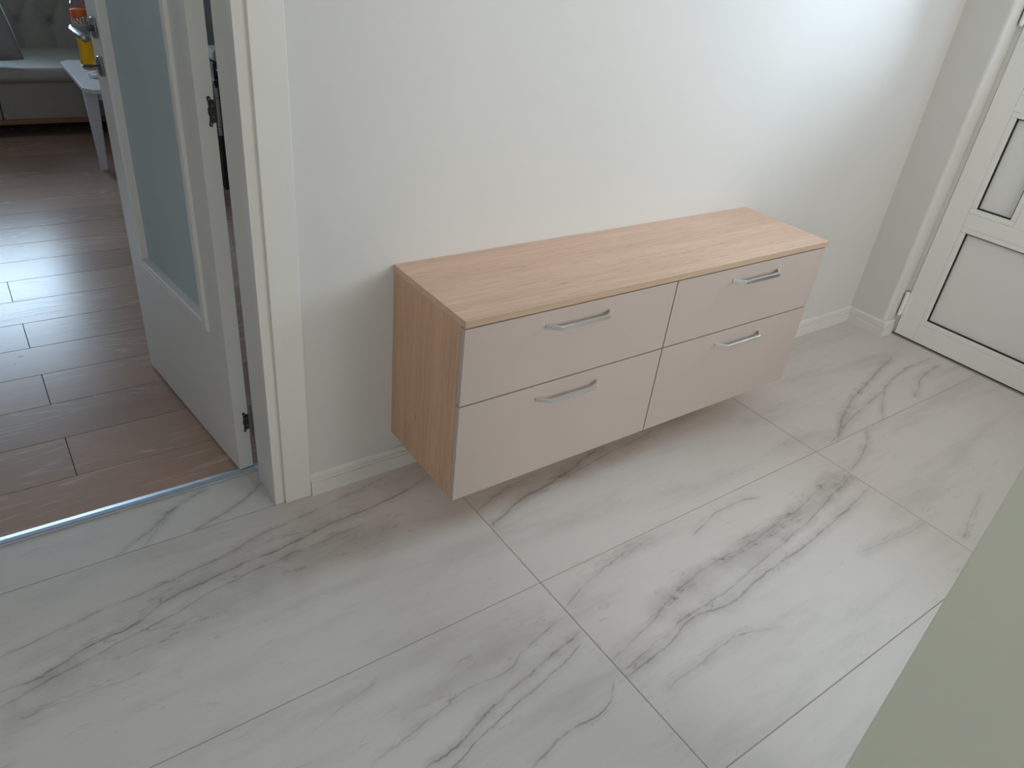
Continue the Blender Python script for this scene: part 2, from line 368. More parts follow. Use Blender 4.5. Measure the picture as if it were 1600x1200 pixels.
def marble(name, veins, cx, cy):
    m, nt, p = new_mat(name)
    L = nt.links
    tc = N(nt, 'ShaderNodeTexCoord')
    off = N(nt, 'ShaderNodeVectorMath', operation='ADD'); L.new(tc.outputs['Object'], off.inputs[0]); off.inputs[1].default_value = (cx, cy, 0)
    P = off.outputs[0]
    # wobble of the veins
    n1 = noise(nt, P, 7.0, 4, 0.6); n2 = noise(nt, P, 45.0, 3, 0.6)
    def wob(n, amp, base):
        s = N(nt, 'ShaderNodeVectorMath', operation='SUBTRACT'); L.new(n.outputs['Color'], s.inputs[0]); s.inputs[1].default_value = (.5, .5, .5)
        k = N(nt, 'ShaderNodeVectorMath', operation='MULTIPLY_ADD'); L.new(s.outputs[0], k.inputs[0]); k.inputs[1].default_value = (amp, amp, 0); L.new(base, k.inputs[2])
        return k.outputs[0]
    D = wob(n2, 0.008, wob(n1, 0.028, P))
    brk = noise(nt, P, 14.0, 4, 0.65); brkf = maprange(nt, brk.outputs[0], 0.34, 0.60, 0.22, 1.0)
    wid = noise(nt, P, 9.0, 2, 0.5)
    core = halo = None
    for pts, cw, cs, hw, hs in veins:
        p0 = Vector(pts[0]); p1 = Vector(pts[-1]); e = p1 - p0; Ln = e.length; e /= Ln; nn = Vector((-e.y, e.x)); T = 0.16
        sub = N(nt, 'ShaderNodeVectorMath', operation='SUBTRACT'); L.new(D, sub.inputs[0]); sub.inputs[1].default_value = (p0.x, p0.y, 0)
        ds = N(nt, 'ShaderNodeVectorMath', operation='DOT_PRODUCT'); L.new(sub.outputs[0], ds.inputs[0]); ds.inputs[1].default_value = (e.x / Ln, e.y / Ln, 0)
        dt = N(nt, 'ShaderNodeVectorMath', operation='DOT_PRODUCT'); L.new(sub.outputs[0], dt.inputs[0]); dt.inputs[1].default_value = (nn.x, nn.y, 0)
        fc = N(nt, 'ShaderNodeFloatCurve'); cu = fc.mapping.curves[0]
        loc = [(max(0, min(1, (Vector(q) - p0).dot(e) / Ln)), 0.5 + (Vector(q) - p0).dot(nn) / (2 * T)) for q in pts]
        loc.sort()
        cu.points[0].location = loc[0]; cu.points[1].location = loc[-1]
        for q in loc[1:-1]: cu.points.new(*q)
        fc.mapping.update(); L.new(ds.outputs['Value'], fc.inputs['Value'])
        t0 = math_n(nt, 'MULTIPLY_ADD', fc.outputs[0], 2 * T, -T)
        d = math_n(nt, 'ABSOLUTE', math_n(nt, 'SUBTRACT', dt.outputs['Value'], t0))
        # fade at both ends of the vein
        s = ds.outputs['Value']; pp = math_n(nt, 'ABSOLUTE', math_n(nt, 'SUBTRACT', s, 0.5))
        endm = maprange(nt, pp, 0.44, 0.56, 1, 0)
        wv = math_n(nt, 'MULTIPLY_ADD', wid.outputs[0], 1.8, 0.1)
        dd = math_n(nt, 'DIVIDE', d, wv)
        c = math_n(nt, 'MULTIPLY', math_n(nt, 'MULTIPLY', maprange(nt, dd, cw * 0.1, cw * 0.75, cs * 0.8, 0), endm), brkf)
        h = math_n(nt, 'MULTIPLY', maprange(nt, dd, 0.0, hw, hs, 0), endm)
        core = c if core is None else math_n(nt, 'MAXIMUM', core, c)
        halo = h if halo is None else math_n(nt, 'ADD', halo, math_n(nt, 'MULTIPLY', h, 0.7))
    # faint drifting clouds and hairlines along the same slant
    mp = N(nt, 'ShaderNodeMapping'); mp.inputs['Rotation'].default_value = (0, 0, -0.2); mp.inputs['Scale'].default_value = (1.5, 9.0, 1); L.new(D, mp.inputs[0])
    cl = noise(nt, mp.outputs[0], 1.0, 6, 0.62)
    clf = maprange(nt, cl.outputs[0], 0.45, 0.74, 0, 0.33)
    hl = math_n(nt, 'PINGPONG', math_n(nt, 'ADD', noise(nt, mp.outputs[0], 0.9, 5, 0.55).outputs[0], 0.03), 0.07)
    hb = maprange(nt, brk.outputs[0], 0.5, 0.62, 0, 0.18)
    if halo is not None: hb = math_n(nt, 'ADD', hb, math_n(nt, 'MULTIPLY', math_n(nt, 'MULTIPLY', halo, brkf), 1.5))
    hlf = math_n(nt, 'MINIMUM', math_n(nt, 'MULTIPLY', maprange(nt, hl, 0.0, 0.007, 1, 0), hb), 0.7)
    speck = noise(nt, P, 60.0, 2); spf = maprange(nt, speck.outputs[0], 0.76, 0.80, 0, 0.25)
    col = mixc(nt, noise(nt, P, 5.0, 3).outputs[0], (0.655, 0.605, 0.560), (0.705, 0.655, 0.610))
    col = mixc(nt, clf, col, (0.36, 0.325, 0.29))
    if halo is not None:
        col = mixc(nt, math_n(nt, 'MINIMUM', math_n(nt, 'MULTIPLY', halo, math_n(nt, 'MULTIPLY_ADD', brkf, 0.6, 0.4)), 0.6), col, (0.30, 0.26, 0.225))
    col = mixc(nt, hlf, col, (0.22, 0.19, 0.17))
    if core is not None: col = mixc(nt, core, col, (0.16, 0.138, 0.12))
    col = mixc(nt, spf, col, (0.2, 0.17, 0.15))
    L.new(col, p.inputs['Base Color'])
    p.inputs['Roughness'].default_value = 0.45; p.inputs['Specular IOR Level'].default_value = 0.38
    return m
M_marble0 = marble('marble_tile_plain', [], 0, 0)

# ------------------------------------------------------------------ the setting: floors
XC, XR = 3.186, 3.27          # hall corner, entrance door plane
floor = obj('floor', B(-2.0, 3.60, -3.0, 0.17, -0.06, -0.0009), M_grout); tag(floor, 'hall floor of large white marble look tiles with beige joints', kind='structure')
TX0, TY0 = 0.8927, -0.0025
G = 0.00135
tile_mesh = {}
def tile(x0, x1, y0, y1, mat):
    w, h = round(x1 - x0 - 2 * G, 4), round(y1 - y0 - 2 * G, 4)
    key = (w, h)
    if key not in tile_mesh:
        bm = B(-w / 2, w / 2, -h / 2, h / 2, -0.009, 0, bev=0.0006, seg=1); me = bpy.data.meshes.new('tile'); bmesh.ops.recalc_face_normals(bm, faces=bm.faces[:]); bm.to_mesh(me); bm.free()
        me.materials.append(M_marble0); tile_mesh[key] = me
    o = bpy.data.objects.new('tile', tile_mesh[key]); COL.objects.link(o); o.parent = floor; o.location = ((x0 + x1) / 2, (y0 + y1) / 2, 0)
    if mat:
        o.material_slots[0].link = 'OBJECT'; o.material_slots[0].material = marble('marble_tile_' + mat, VEINS[mat], o.location[0], o.location[1])
    else:
        o.material_slots[0].link = 'OBJECT'; o.material_slots[0].material = M_marble0
    return o
XS = [-2.0, TX0 - 2.4, TX0 - 1.2, TX0, TX0 + 1.2, TX0 + 2.4, 3.60]
YS = [0.165, TY0, TY0 - 0.6, TY0 - 1.2, TY0 - 1.8, TY0 - 2.4, -3.0]
names = {(2, 0): 'D', (2, 1): 'L', (3, 1): 'M', (4, 1): 'R', (2, 2): 'BL', (3, 2): 'BM', (4, 2): 'BR'}
for j in range(6):
    for i in range(6):
        if j == 0 and i != 2: continue
        x0, x1 = XS[i], XS[i + 1]
        if j == 0: x0, x1 = -0.345, 0.435
        tile(x0, x1, YS[j + 1], YS[j], names.get((i, j)))

floor2 = obj('floor_living_room', B(-3.2, 2.2, 0.165, 5.15, -0.06, -0.010), M_under); tag(floor2, 'living room floor of brownish oak laminate planks', kind='structure')
PW, PL = 0.2015, 1.38
plank_mesh = {}
for r in range(25):
    y0 = 0.1705 + r * PW; y1 = min(y0 + PW, 5.15)
    xs = -0.012 - 0.010 * r * 0.5 if r % 2 == 1 else -0.012 - 0.69
    edges = [xs + k * PL for k in range(-3, 4)]
    for a, b in zip(edges, edges[1:]):
        a2, b2 = max(a, -3.2), min(b, 2.2)
        if b2 - a2 < 0.05: continue
        w, h = round(b2 - a2 - 0.0016, 4), round(y1 - y0 - 0.0016, 4); key = (w, h)
        if key not in plank_mesh:
            bm = B(-w / 2, w / 2, -h / 2, h / 2, -0.010, 0, bev=0.0008, seg=1); me = bpy.data.meshes.new('plank'); bmesh.ops.recalc_face_normals(bm, faces=bm.faces[:]); bm.to_mesh(me); bm.free(); me.materials.append(M_plank); plank_mesh[key] = me
        o = bpy.data.objects.new('plank', plank_mesh[key]); COL.objects.link(o); o.parent = floor2; o.location = ((a2 + b2) / 2, (y0 + y1) / 2, 0)

# metal threshold strip
prof = [(0.1645, 0.0), (0.1655, 0.003), (0.171, 0.0052), (0.181, 0.0062), (0.191, 0.0052), (0.1965, 0.003), (0.1975, 0.0)]
t1 = obj('trim_1', prism(prof, 0, -0.36, 0.432), M_alu); tag(t1, 'silver metal threshold strip between laminate and marble tiles', kind='structure')

# ------------------------------------------------------------------ walls, ceiling
HC = 2.60
def struct(name, bm, mat, label=None, smooth=False):
    return tag(obj(name, bm, mat, smooth=smooth), label, kind='structure')
wb = bmesh.new(); box(wb, 0.437, XC + 0.35, 0.0, 0.18, -0.06, HC); box(wb, -2.0, -0.345, 0.0, 0.18, -0.06, HC); box(wb, -0.345, 0.437, 0.0, 0.18, 2.06, HC)
struct('wall_back', wb, M_wall, 'white painted hall wall behind the floating cabinet')
# right wall with rounded reveal corners around the entrance door
rr = 0.016
def arc(cx, cy, a0, a1, r=rr, n=6): return [(cx + r * math.cos(a0 + (a1 - a0) * k / n), cy + r * math.sin(a0 + (a1 - a0) * k / n)) for k in range(n + 1)]
YR0, YR1 = -0.178, -1.235
pA = [(XC, 0.0), (XC, YR0 + rr)] + arc(XC + rr, YR0 + rr, PI, 1.5 * PI)[1:] + [(3.50, YR0), (3.50, 0.0)]
pB = [(3.50, -1.60), (3.50, YR1)] + arc(XC + rr, YR1 - rr, 0.5 * PI, PI) + [(XC, -1.60)]
wr = prism(pA, 2, -0.06, HC); prism(pB, 2, -0.06, HC, wr); box(wr, XC, 3.50, YR1, YR0, 2.12, HC)
wro = struct('wall_right', wr, M_wall, 'white wall beside the entrance door with a rounded reveal')
struct('wall_near', B(0.923, 1.07, -1.75, -1.382, -0.06, HC, bev=0.004), M_green, 'pale sage green wall end close to the camera')
wl = ring_frame(1, (0.55, -0.06), (3.5, HC), (1.15, 0.95), (3.05, 2.15), -3.1, -3.0)
wl2 = ring_frame(1, (-2.0, -0.06), (0.55, HC), (-1.40, 0.95), (-0.10, 2.15), -3.1, -3.0)
me_ = bpy.data.meshes.new('t'); wl2.to_mesh(me_); wl2.free(); wl.from_mesh(me_); bpy.data.meshes.remove(me_)
struct('wall_rear', wl, M_wall, 'white hall wall behind the viewer')
struct('wall_left', ring_frame(0, (-3.1, -0.06), (0.0, HC), (-2.70, 0.95), (-1.70, 2.15), -2.1, -2.0), M_wall, 'white hall wall on the side')
struct('wall_side', B(3.5, 3.6, -3.1, -1.60, -0.06, HC), M_wall, 'white hall wall past the entrance')
struct('ceiling', B(-2.1, 3.6, -3.1, 0.18, HC, HC + 0.1), M_ceil, 'white hall ceiling')
struct('ceiling_living_room', B(-3.3, 2.3, 0.18, 5.25, HC, HC + 0.1), M_ceil, 'white living room ceiling')
struct('wall_living_left', B(-3.3, -3.2, 0.18, 5.25, -0.06, HC), M_living, 'grey living room side wall')
struct('wall_living_right', B(2.2, 2.3, 0.18, 5.25, -0.06, HC), M_living, 'grey living room side wall beyond the door')
struct('wall_living_far', ring_frame(1, (-3.2, -0.06), (2.2, HC), (-1.00, 0.95), (0.40, 1.95), 5.15, 5.25), M_living, 'grey living room wall behind the sofa')
w1 = tag(empty('window_1', (-0.30, 5.20, 0)), 'white framed living room window above the sofa', kind='structure')
obj('window_frame', ring_frame(1, (-0.70, 0.95), (0.70, 1.95), (-0.65, 1.00), (0.65, 1.90), -0.03, 0.03, bev=0.003), M_pvc, w1)
obj('mullion', B(-0.035, 0.035, -0.028, 0.028, 1.00, 1.90), M_pvc, w1)
for sx in (-1, 1): obj('pane', B(min(sx * .035, sx * .65), max(sx * .035, sx * .65), -0.006, 0.006, 1.00, 1.90), M_glass, w1)
w2 = tag(empty('window_2', (2.10, -3.05, 0)), 'white framed hall window behind the viewer', kind='structure')
obj('window_frame', ring_frame(1, (-0.95, 0.95), (0.95, 2.15), (-0.89, 1.01), (0.89, 2.09), -0.03, 0.03, bev=0.003), M_pvc, w2)
obj('pane', B(-0.89, 0.89, -0.006, 0.006, 1.01, 2.09), M_glass, w2)

w3 = tag(empty('fill_window_3', (-0.75, -3.05, 0)), 'smaller white framed window added behind the viewer for fill light', kind='structure')  # unseen window, added so the rear-left fill has an opening
obj('window_frame', ring_frame(1, (-0.65, 0.95), (0.65, 2.15), (-0.59, 1.01), (0.59, 2.09), -0.03, 0.03, bev=0.003), M_pvc, w3)
obj('pane', B(-0.59, 0.59, -0.006, 0.006, 1.01, 2.09), M_glass, w3)

w4 = tag(empty('fill_window_4', (-2.05, -2.20, 0)), 'narrow white framed window added in the hall side wall for fill light', kind='structure')  # made-up side window for the left fill lamp
obj('window_frame', ring_frame(0, (-0.50, 0.95), (0.50, 2.15), (-0.44, 1.01), (0.44, 2.09), -0.03, 0.03, bev=0.003), M_pvc, w4)
obj('pane', B(-0.006, 0.006, -0.44, 0.44, 1.01, 2.09), M_glass, w4)

# ------------------------------------------------------------------ skirting boards
BP = [(0.0, 0.0), (-0.0155, 0.0), (-0.0155, 0.0420), (-0.0145, 0.0430), (-0.0112, 0.0436), (-0.0112, 0.0458), (-0.0138, 0.0466), (-0.0138, 0.0520), (-0.0130, 0.0530), (-0.0090, 0.0537), (-0.0090, 0.0560), (-0.0104, 0.0568), (-0.0104, 0.0650), (-0.0085, 0.0690), (-0.0045, 0.0715), (0.0, 0.072)]
def skirting(bm, path):
    """path: list of (x, y, nx, ny) : wall points with (mitred) outward direction"""
    rings = [[bm.verts.new((x + nx * -q[0], y + ny * -q[0], q[1])) for q in BP] for x, y, nx, ny in path]
    n = len(BP)
    for a, b in zip(rings, rings[1:]):
        for k in range(n): bm.faces.new((a[k], a[(k + 1) % n], b[(k + 1) % n], b[k]))
    bm.faces.new(rings[0]); bm.faces.new(rings[-1][::-1])
    return bm
bb = tag(empty('baseboard_back', (0.515, 0, 0)), 'white stepped skirting board under the floating cabinet', kind='structure')
for x0, x1, e in ((0.516, 2.934, 0), (2.935, XC, 1)):
    o = obj('board', skirting(bmesh.new(), [(x0, 0, 0, -1), (x1, 0, -1 if e else 0, -1)]), M_base, bb); o.location = (-0.515, 0, 0)
br = tag(empty('baseboard_right', (XC, 0, 0)), 'short white skirting board beside the entrance door', kind='structure')
o = obj('board', skirting(bmesh.new(), [(XC, -0.0002, -1, -1), (XC, YR0, -1, -1 + 0.03)]), M_base, br); o.location = (-XC, 0, 0)
o = obj('board', skirting(bmesh.new(), [(XC, YR0, -1 + 0.05, -1), (3.262, YR0, 0, -1)]), M_base, br); o.location = (-XC, 0, 0)

# ------------------------------------------------------------------ interior door frame (trim_2)
t2 = tag(empty('trim_2', (0.415, 0, 0)), 'white lacquered door frame with flat casing', kind='structure')
def fr(name, bm, mat=M_lacq): 
    o = obj(name, bm, mat, t2); o.location = (-0.415, 0, 0); return o
# right jamb: stop part and rebate, casing with a step
fr('jamb', prism([(0.4145, -0.004), (0.4145, 0.130), (0.4365, 0.130), (0.4365, 0.186), (0.4600, 0.186), (0.4600, 0.0), (0.4420, 0.0), (0.4420, -0.004)][::-1], 2, 0.0, 2.05, bev=0.0012))
fr('casing', B(0.4415, 0.515, -0.013, 0.0, 0.0008, 2.12, bev=0.0018))
fr('caulk_bead', B(0.5151, 0.5178, -0.005, 0.0, 0.073, 2.12, bev=.001), M_base)
fr('jamb', prism([(-0.3225, -0.004), (-0.3225, 0.130), (-0.3445, 0.130), (-0.3445, 0.186), (-0.3680, 0.186), (-0.3680, 0.0), (-0.3500, 0.0), (-0.3500, -0.004)], 2, 0.0, 2.05, bev=0.0012))
fr('casing', B(-0.423, -0.3495, -0.013, 0.0, 0.0008, 2.12, bev=0.0018))
fr('head_jamb', B(-0.3225, 0.4145, -0.004, 0.130, 2.01, 2.05, bev=0.001))
fr('head_casing', B(-0.3495, 0.4415, -0.013, 0.0, 2.045, 2.12, bev=0.0018))
fr('back_casing', B(0.460, 0.53, 0.18, 0.192, 0.0, 2.12, bev=0.0018))
fr('back_casing', B(-0.438, -0.368, 0.18, 0.192, 0.0, 2.12, bev=0.0018))
fr('back_head_casing', B(-0.368, 0.460, 0.18, 0.192, 2.05, 2.12, bev=0.0018))

# ------------------------------------------------------------------ interior door leaf (door_1), open into the living room
d1 = tag(empty('door_1', (0.3762, 0.1812, 0), math.atan2(0.9936, -0.113)), 'open white interior door with a frosted glass panel', kind='structure')
DW, DT, DZ0, DZ1 = 0.7125, 0.040, 0.008, 2.005
gx0, gx1, gz0, gz1 = 0.125, 0.588, 0.445, 1.86
leaf = obj('leaf', ring_frame(1, (0, DZ0), (DW, DZ1), (gx0, gz0), (gx1, gz1), -DT, 0, bev=0.0012), M_lacq, d1)
obj('glass_pane', B(gx0 - .004, gx1 + .004, -0.022, -0.016, gz0 - .004, gz1 + .004), M_frost, d1)
# glazing mouldings: rounded bead around the glass on both faces
mp_ = [(-0.026, 0.0), (-0.026, 0.004), (-0.022, 0.0075), (-0.015, 0.009), (-0.008, 0.0095), (-0.002, 0.0085), (0.001, 0.005), (0.001, -0.016), (-0.004, -0.016), (-0.004, 0.0)]
def mould(side, face):
    bm = bmesh.new()
    def cor(cx, cz, sx, sz):
        out = []
        for w, h in mp_:
            yy = h if face > 0 else -DT - h
            if face < 0: yy = -DT - h if h >= 0 else -DT - h * 0.99
            out.append(bm.verts.new((cx - sx * -w if False else cx + sx * w, yy, cz + sz * w)))
        return out
    c = {'bl': (gx0, gz0, 1, 1), 'br': (gx1, gz0, -1, 1), 'tl': (gx0, gz1, 1, -1), 'tr': (gx1, gz1, -1, -1)}
    a, b = {'b': ('bl', 'br'), 't': ('tl', 'tr'), 'l': ('bl', 'tl'), 'r': ('br', 'tr')}[side]
    A = cor(*c[a]); Bv = cor(*c[b]); n = len(mp_)
    for k in range(n): bm.faces.new((A[k], A[(k + 1) % n], Bv[(k + 1) % n], Bv[k]))
    bm.faces.new(A); bm.faces.new(Bv[::-1])
    return bm
for f in (1, -1):
    for s in 'btlr': obj('moulding', mould(s, f), M_lacq, d1)
# hinges: leaf plate with scalloped outline, knuckle barrel, screws
def hinge(zc, k=1.0):
    h = 0.033
    pl = [(-0.0405, -h * 0.72), (-0.033, -h * 0.78), (-0.030, -h), (-0.0255, -h), (-0.0235, -h * 0.86), (-0.0255, -h * 0.62), (-0.0262, -h * 0.3), (-0.0240, -h * 0.18), (-0.0240, h * 0.18), (-0.0262, h * 0.3), (-0.0255, h * 0.62), (-0.0235, h * 0.86), (-0.0255, h), (-0.030, h), (-0.033, h * 0.78), (-0.0405, h * 0.72)]
    pl = [(y, z + zc) for y, z in pl]
    o = obj('hinge', prism(pl, 0, -0.0016, 0.0002), M_bronze, d1)
    bar = bmesh.new()
    for a, b, r in ((-0.053, -0.034, .0042), (-0.0335, 0.029, .0046), (0.0295, 0.049, .0042)):
        lathe([(r * .8, a), (r, a + .001), (r, b - .001), (r * .8, b)], 12, bar, 'z', (-0.003, -0.0463, zc))
    obj('knuckle', bar, M_knuck, o, smooth=False)
    for y, z in ((-0.0285, h * .80), (-0.0345, h * .36), (-0.0345, -h * .36), (-0.0285, -h * .80)):
        obj('screw', lathe([(.0019, -0.0021), (.0019, -0.0014)], 10, None, 'x', (0, y, z + zc)), M_screw, o)
hinge(1.0125); hinge(0.167); hinge(1.82)
# lever handle, rosettes, key plate
for sgn in (1, -1):
    y0 = 0.0 if sgn > 0 else -DT
    def yy(t): return y0 + sgn * t
    hz, hx = 1.0865, 0.650
    rp = [(.0262, 0), (.0265, .002), (.0265, .008), (.0250, .0098), (.0100, .0102)]
    obj('rosette', lathe([(r, yy(t)) for r, t in rp], 28, None, 'y', (hx, 0, hz)), M_steel, d1, smooth=False)
    lv = [(hx, yy(.008), hz), (hx, yy(.045), hz), (hx, yy(.053), hz), (hx - .003, yy(.0575), hz - .001), (hx - .010, yy(.060), hz - .002), (hx - .10, yy(.060), hz - .008), (hx - .112, yy(.060), hz - .009)]
    obj('lever_handle', tube(lv, [.0088, .0088, .0090, .0094, .0096, .0096, .0094], 18), M_steel, d1, smooth=True)
    kz = 0.990
    obj('key_rosette', lathe([(r, yy(t)) for r, t in rp], 28, None, 'y', (hx, 0, kz)), M_steel, d1, smooth=False)
    obj('keyhole', B(hx - .002, hx + .002, *sorted((yy(.0095), yy(.0107))), kz - .010, kz + .006), M_black, d1)
key = empty('door_key', (0.3762, 0.1812, 0), math.atan2(0.9936, -0.113)); tag(key, 'small dark key left in the lock of the white door', 'key')
obj('shaft', tube([(0.650, .009, .992), (0.650, .026, .992)], .0024, 10), M_bronze, key)
ringpts = [(0.650 + 0.0115 * math.cos(2 * PI * k / 20) * 0.9, .037 + 0.0125 * math.sin(2 * PI * k / 20), .992) for k in range(21)]
obj('bow', tube(ringpts, .0024, 8), M_bronze, key, smooth=True)
obj('bow_plate', lathe([(.009, -.0008), (.009, .0008)], 16, None, 'z', (0.650, .037, .992)), M_steel, key)

# ------------------------------------------------------------------ entrance door (door_2)
d2 = tag(empty('door_2', (XR, -0.20, 0)), 'white plastic entrance door with black gasket lines and grey panels', kind='structure')
def ed(name, bm, mat, par=None):
    o = obj(name, bm, mat, par or d2)
    if par is None: o.location = (-XR, 0.20, 0)
    return o
EY0, EY1 = -0.202, -1.200          # sash edges
ed('door_frame', ring_frame(0, (YR1 - .0, -0.0), (YR0, 2.11), (EY1 - .006, 0.0), (EY0 + .006, 2.055), XR + .012, XR + .075), M_pvc)
# weather sill under the sash
ed('threshold', B(XR - .004, XR + .075, YR1 + .002, YR0 - .002, 0.0, 0.006, bev=.001), M_steel)
bot, top = 0.010, 2.05
px0, px1 = -0.312, -1.090
def sash_piece(name, y0, y1, z0, z1): ed(name, B(XR, XR + .062, min(y0, y1), max(y0, y1), z0, z1, bev=.0015), M_pvc)
bead = 0.022
sash_piece('stile', EY0, px0 + bead, bot, top); sash_piece('stile', px1 - bead, EY1, bot, top)
def rail(z0, z1): sash_piece('rail', px0 + bead - .0004, px1 - bead + .0004, z0, z1)
rail(bot, 0.118 - bead); rail(0.533 + bead, 0.636 - bead); rail(0.998 + bead, 1.102 - bead); rail(1.93 + bead, top)
def infill(y0, y1, z0, z1, glass=False):
    """y0 > y1 : one filling with glazing beads and a black gasket line"""
    a, b = min(y0, y1), max(y0, y1)
    for nm, q in (('bead', [(a - bead, z0 - bead, b + bead, z0)]), ('bead', [(a - bead, z1, b + bead, z1 + bead)]), ('bead', [(a - bead, z0, a, z1)]), ('bead', [(b, z0, b + bead, z1)])):
        for (ya, za, yb, zb) in q: ed(nm, B(XR + .0012, XR + .022, ya, yb, za, zb, bev=.003), M_pvc)
    ed('gasket', ring_frame(0, (a - .0005, z0 - .0005), (b + .0005, z1 + .0005), (a + .0045, z0 + .0045), (b - .0045, z1 - .0045), XR + .010, XR + .020), M_rub)
    if glass: ed('glass_pane', B(XR + .022, XR + .030, a, b, z0, z1), M_glass)
    else: ed('panel', B(XR + .0195, XR + .035, a, b, z0, z1), M_pvcp)
infill(px0, px1, 0.118, 0.533)
m1, m2 = -0.4495, -0.9525
infill(px0, m1, 0.636, 0.998); infill(m1 - .100, m2 + .100, 0.636, 0.998); infill(m2, px1, 0.636, 0.998)
sash_piece('mullion', m1 - bead, m1 - .100 + bead, 0.636 - bead, 0.998 + bead); sash_piece('mullion', m2 + bead, m2 + .100 - bead, 0.636 - bead, 0.998 + bead)
infill(px0, px1, 1.102, 1.93, True)
for z0, z1 in ((0.098, 0.214), (1.305, 1.42), (1.80, 1.916)):
    h = ed('hinge', lathe([(.0075, z0), (.0082, z0 + .003), (.0082, (z0 + z1) / 2 - .0012), (.0070, (z0 + z1) / 2 - .001), (.0070, (z0 + z1) / 2 + .001), (.0082, (z0 + z1) / 2 + .0012), (.0082, z1 - .004), (.0060, z1)], 18, None, 'z', (XR - .006, -0.192, 0)), M_pvc)
    obj('pin', lathe([(.0045, z1 - .001), (.0045, z1 + .0015)], 12, None, 'z', (XR - .006, -0.192, 0)), M_bronze, h)
    obj('wing', B(XR - .006, XR + .002, -0.215, -0.197, z0 + .008, z1 - .008, bev=.001), M_pvc, h)
eh = ed('handle_plate', B(XR - .010, XR, -1.165, -1.130, 0.93, 1.17, bev=.003), M_pvc)
obj('lever', tube([(XR - .008, -1.147, 1.08), (XR - .05, -1.147, 1.08), (XR - .055, -1.140, 1.08), (XR - .055, -1.03, 1.08)], .009, 12), M_pvc, eh)
gnd = tag(obj('ground_outside', B(3.51, 9, -6, 5, -0.2, -0.08), M_ground), 'grey concrete ground outside the entrance door', kind='structure')

# ------------------------------------------------------------------ floating cabinet
CL, CR, CF = 0.770, 2.1695, -0.3502
ZB, ZT, ZS, XM, FB = 0.1329, 0.6636, 0.4283, 1.4685, -0.3310      # FB: back of the drawer fronts
cab = tag(empty('wall_cabinet', (CL, 0, ZB)), 'floating low cabinet with oak top and four beige drawers on white wall', 'cabinet')
def cp(name, bm, mat, parent=cab):
    o = obj(name, bm, mat, parent)
    if parent is cab: o.location = (-CL, 0, -ZB)
    return o
TS = 0.018
top_o = cp('top_panel', B(CL, CR, CF + .0008, -.0005, ZT - TS, ZT, bev=.0006), M_oakx)
obj('edge_band', B(CL + .0003, CR - .0003, CF, CF + .0009, ZT - TS + .0004, ZT - .0004), M_edge, top_o)
zt = ZT - TS - .0004
cp('side_panel', B(CL + .0005, CL + .0185, FB, -.0005, ZB, zt, bev=.0005), M_oakz)
cp('side_panel', B(CR - .0185, CR - .0005, FB, -.0005, ZB, zt, bev=.0005), M_oakz)
cp('bottom_panel', B(CL + .019, CR - .019, FB, -.0005, ZB + .0005, ZB + .0185), M_oakx)
cp('back_panel', B(CL + .019, CR - .019, -.012, -.004, ZB + .019, zt), M_dark)
cp('divider', B(XM - .009, XM + .009, FB + .001, -.013, ZB + .019, zt), M_oakz)
def drawer(x0, x1, z0, z1, hx, hz):
    d = cp('drawer', B(x0, x1, FB - .0178, FB - .0008, z0, z1, bev=.0007), M_front)
    obj('drawer_box', ring_frame(2, (x0 + .022, FB), (x1 - .022, -.03), (x0 + .034, FB + .012), (x1 - .034, -.042), z0 + .03, z1 - .05), M_dark, d)
    f = FB - .0178
    path = [(hx - .107, f + .0005, hz), (hx - .1045, f - .007, hz), (hx - .080, f - .0275, hz), (hx + .080, f - .0275, hz), (hx + .1045, f - .007, hz), (hx + .107, f + .0005, hz)]
    path = [(hx - .108, f + .0005, hz), (hx - .078, f - .0270, hz), (hx + .078, f - .0270, hz), (hx + .108, f + .0005, hz)]
    obj('handle', sweep(path, .0064, .0118), M_chrome, d)['label'] = 'chrome bow handle'
g = .0022
drawer(CL + .0012, XM - g, ZS + g, ZT - TS - .0042, 1.117, .601)
drawer(CL + .0012, XM - g, ZB, ZS - g, 1.117, .3845)
drawer(XM + g, CR - .0035, ZS + g, ZT - TS - .0042, 1.824, .601)
drawer(XM + g, CR - .0035, ZB, ZS - g, 1.824, .3820)

# ------------------------------------------------------------------ living room: sofa, cushion, table, bottle
SX0, SX1, SY = -0.75, 1.50, 3.98
sofa = tag(empty('sofa', (SX0, SY, 0)), 'grey fabric sofa with buttoned backrest and wooden bottom rail', 'sofa')
def sp(name, bm, mat, smooth=False, parent=sofa):
    o = obj(name, bm, mat, parent, smooth)
    if parent is sofa: o.location = (-SX0, -SY, 0)
    return o
SS = 0.176
sp('base', B(SX0, SS - .003, SY + .01, 4.78, 0.105, 0.328, bev=.012, seg=3), M_sofa); sp('base', B(SS + .003, SX1, SY + .01, 4.78, 0.105, 0.328, bev=.012, seg=3), M_sofa)
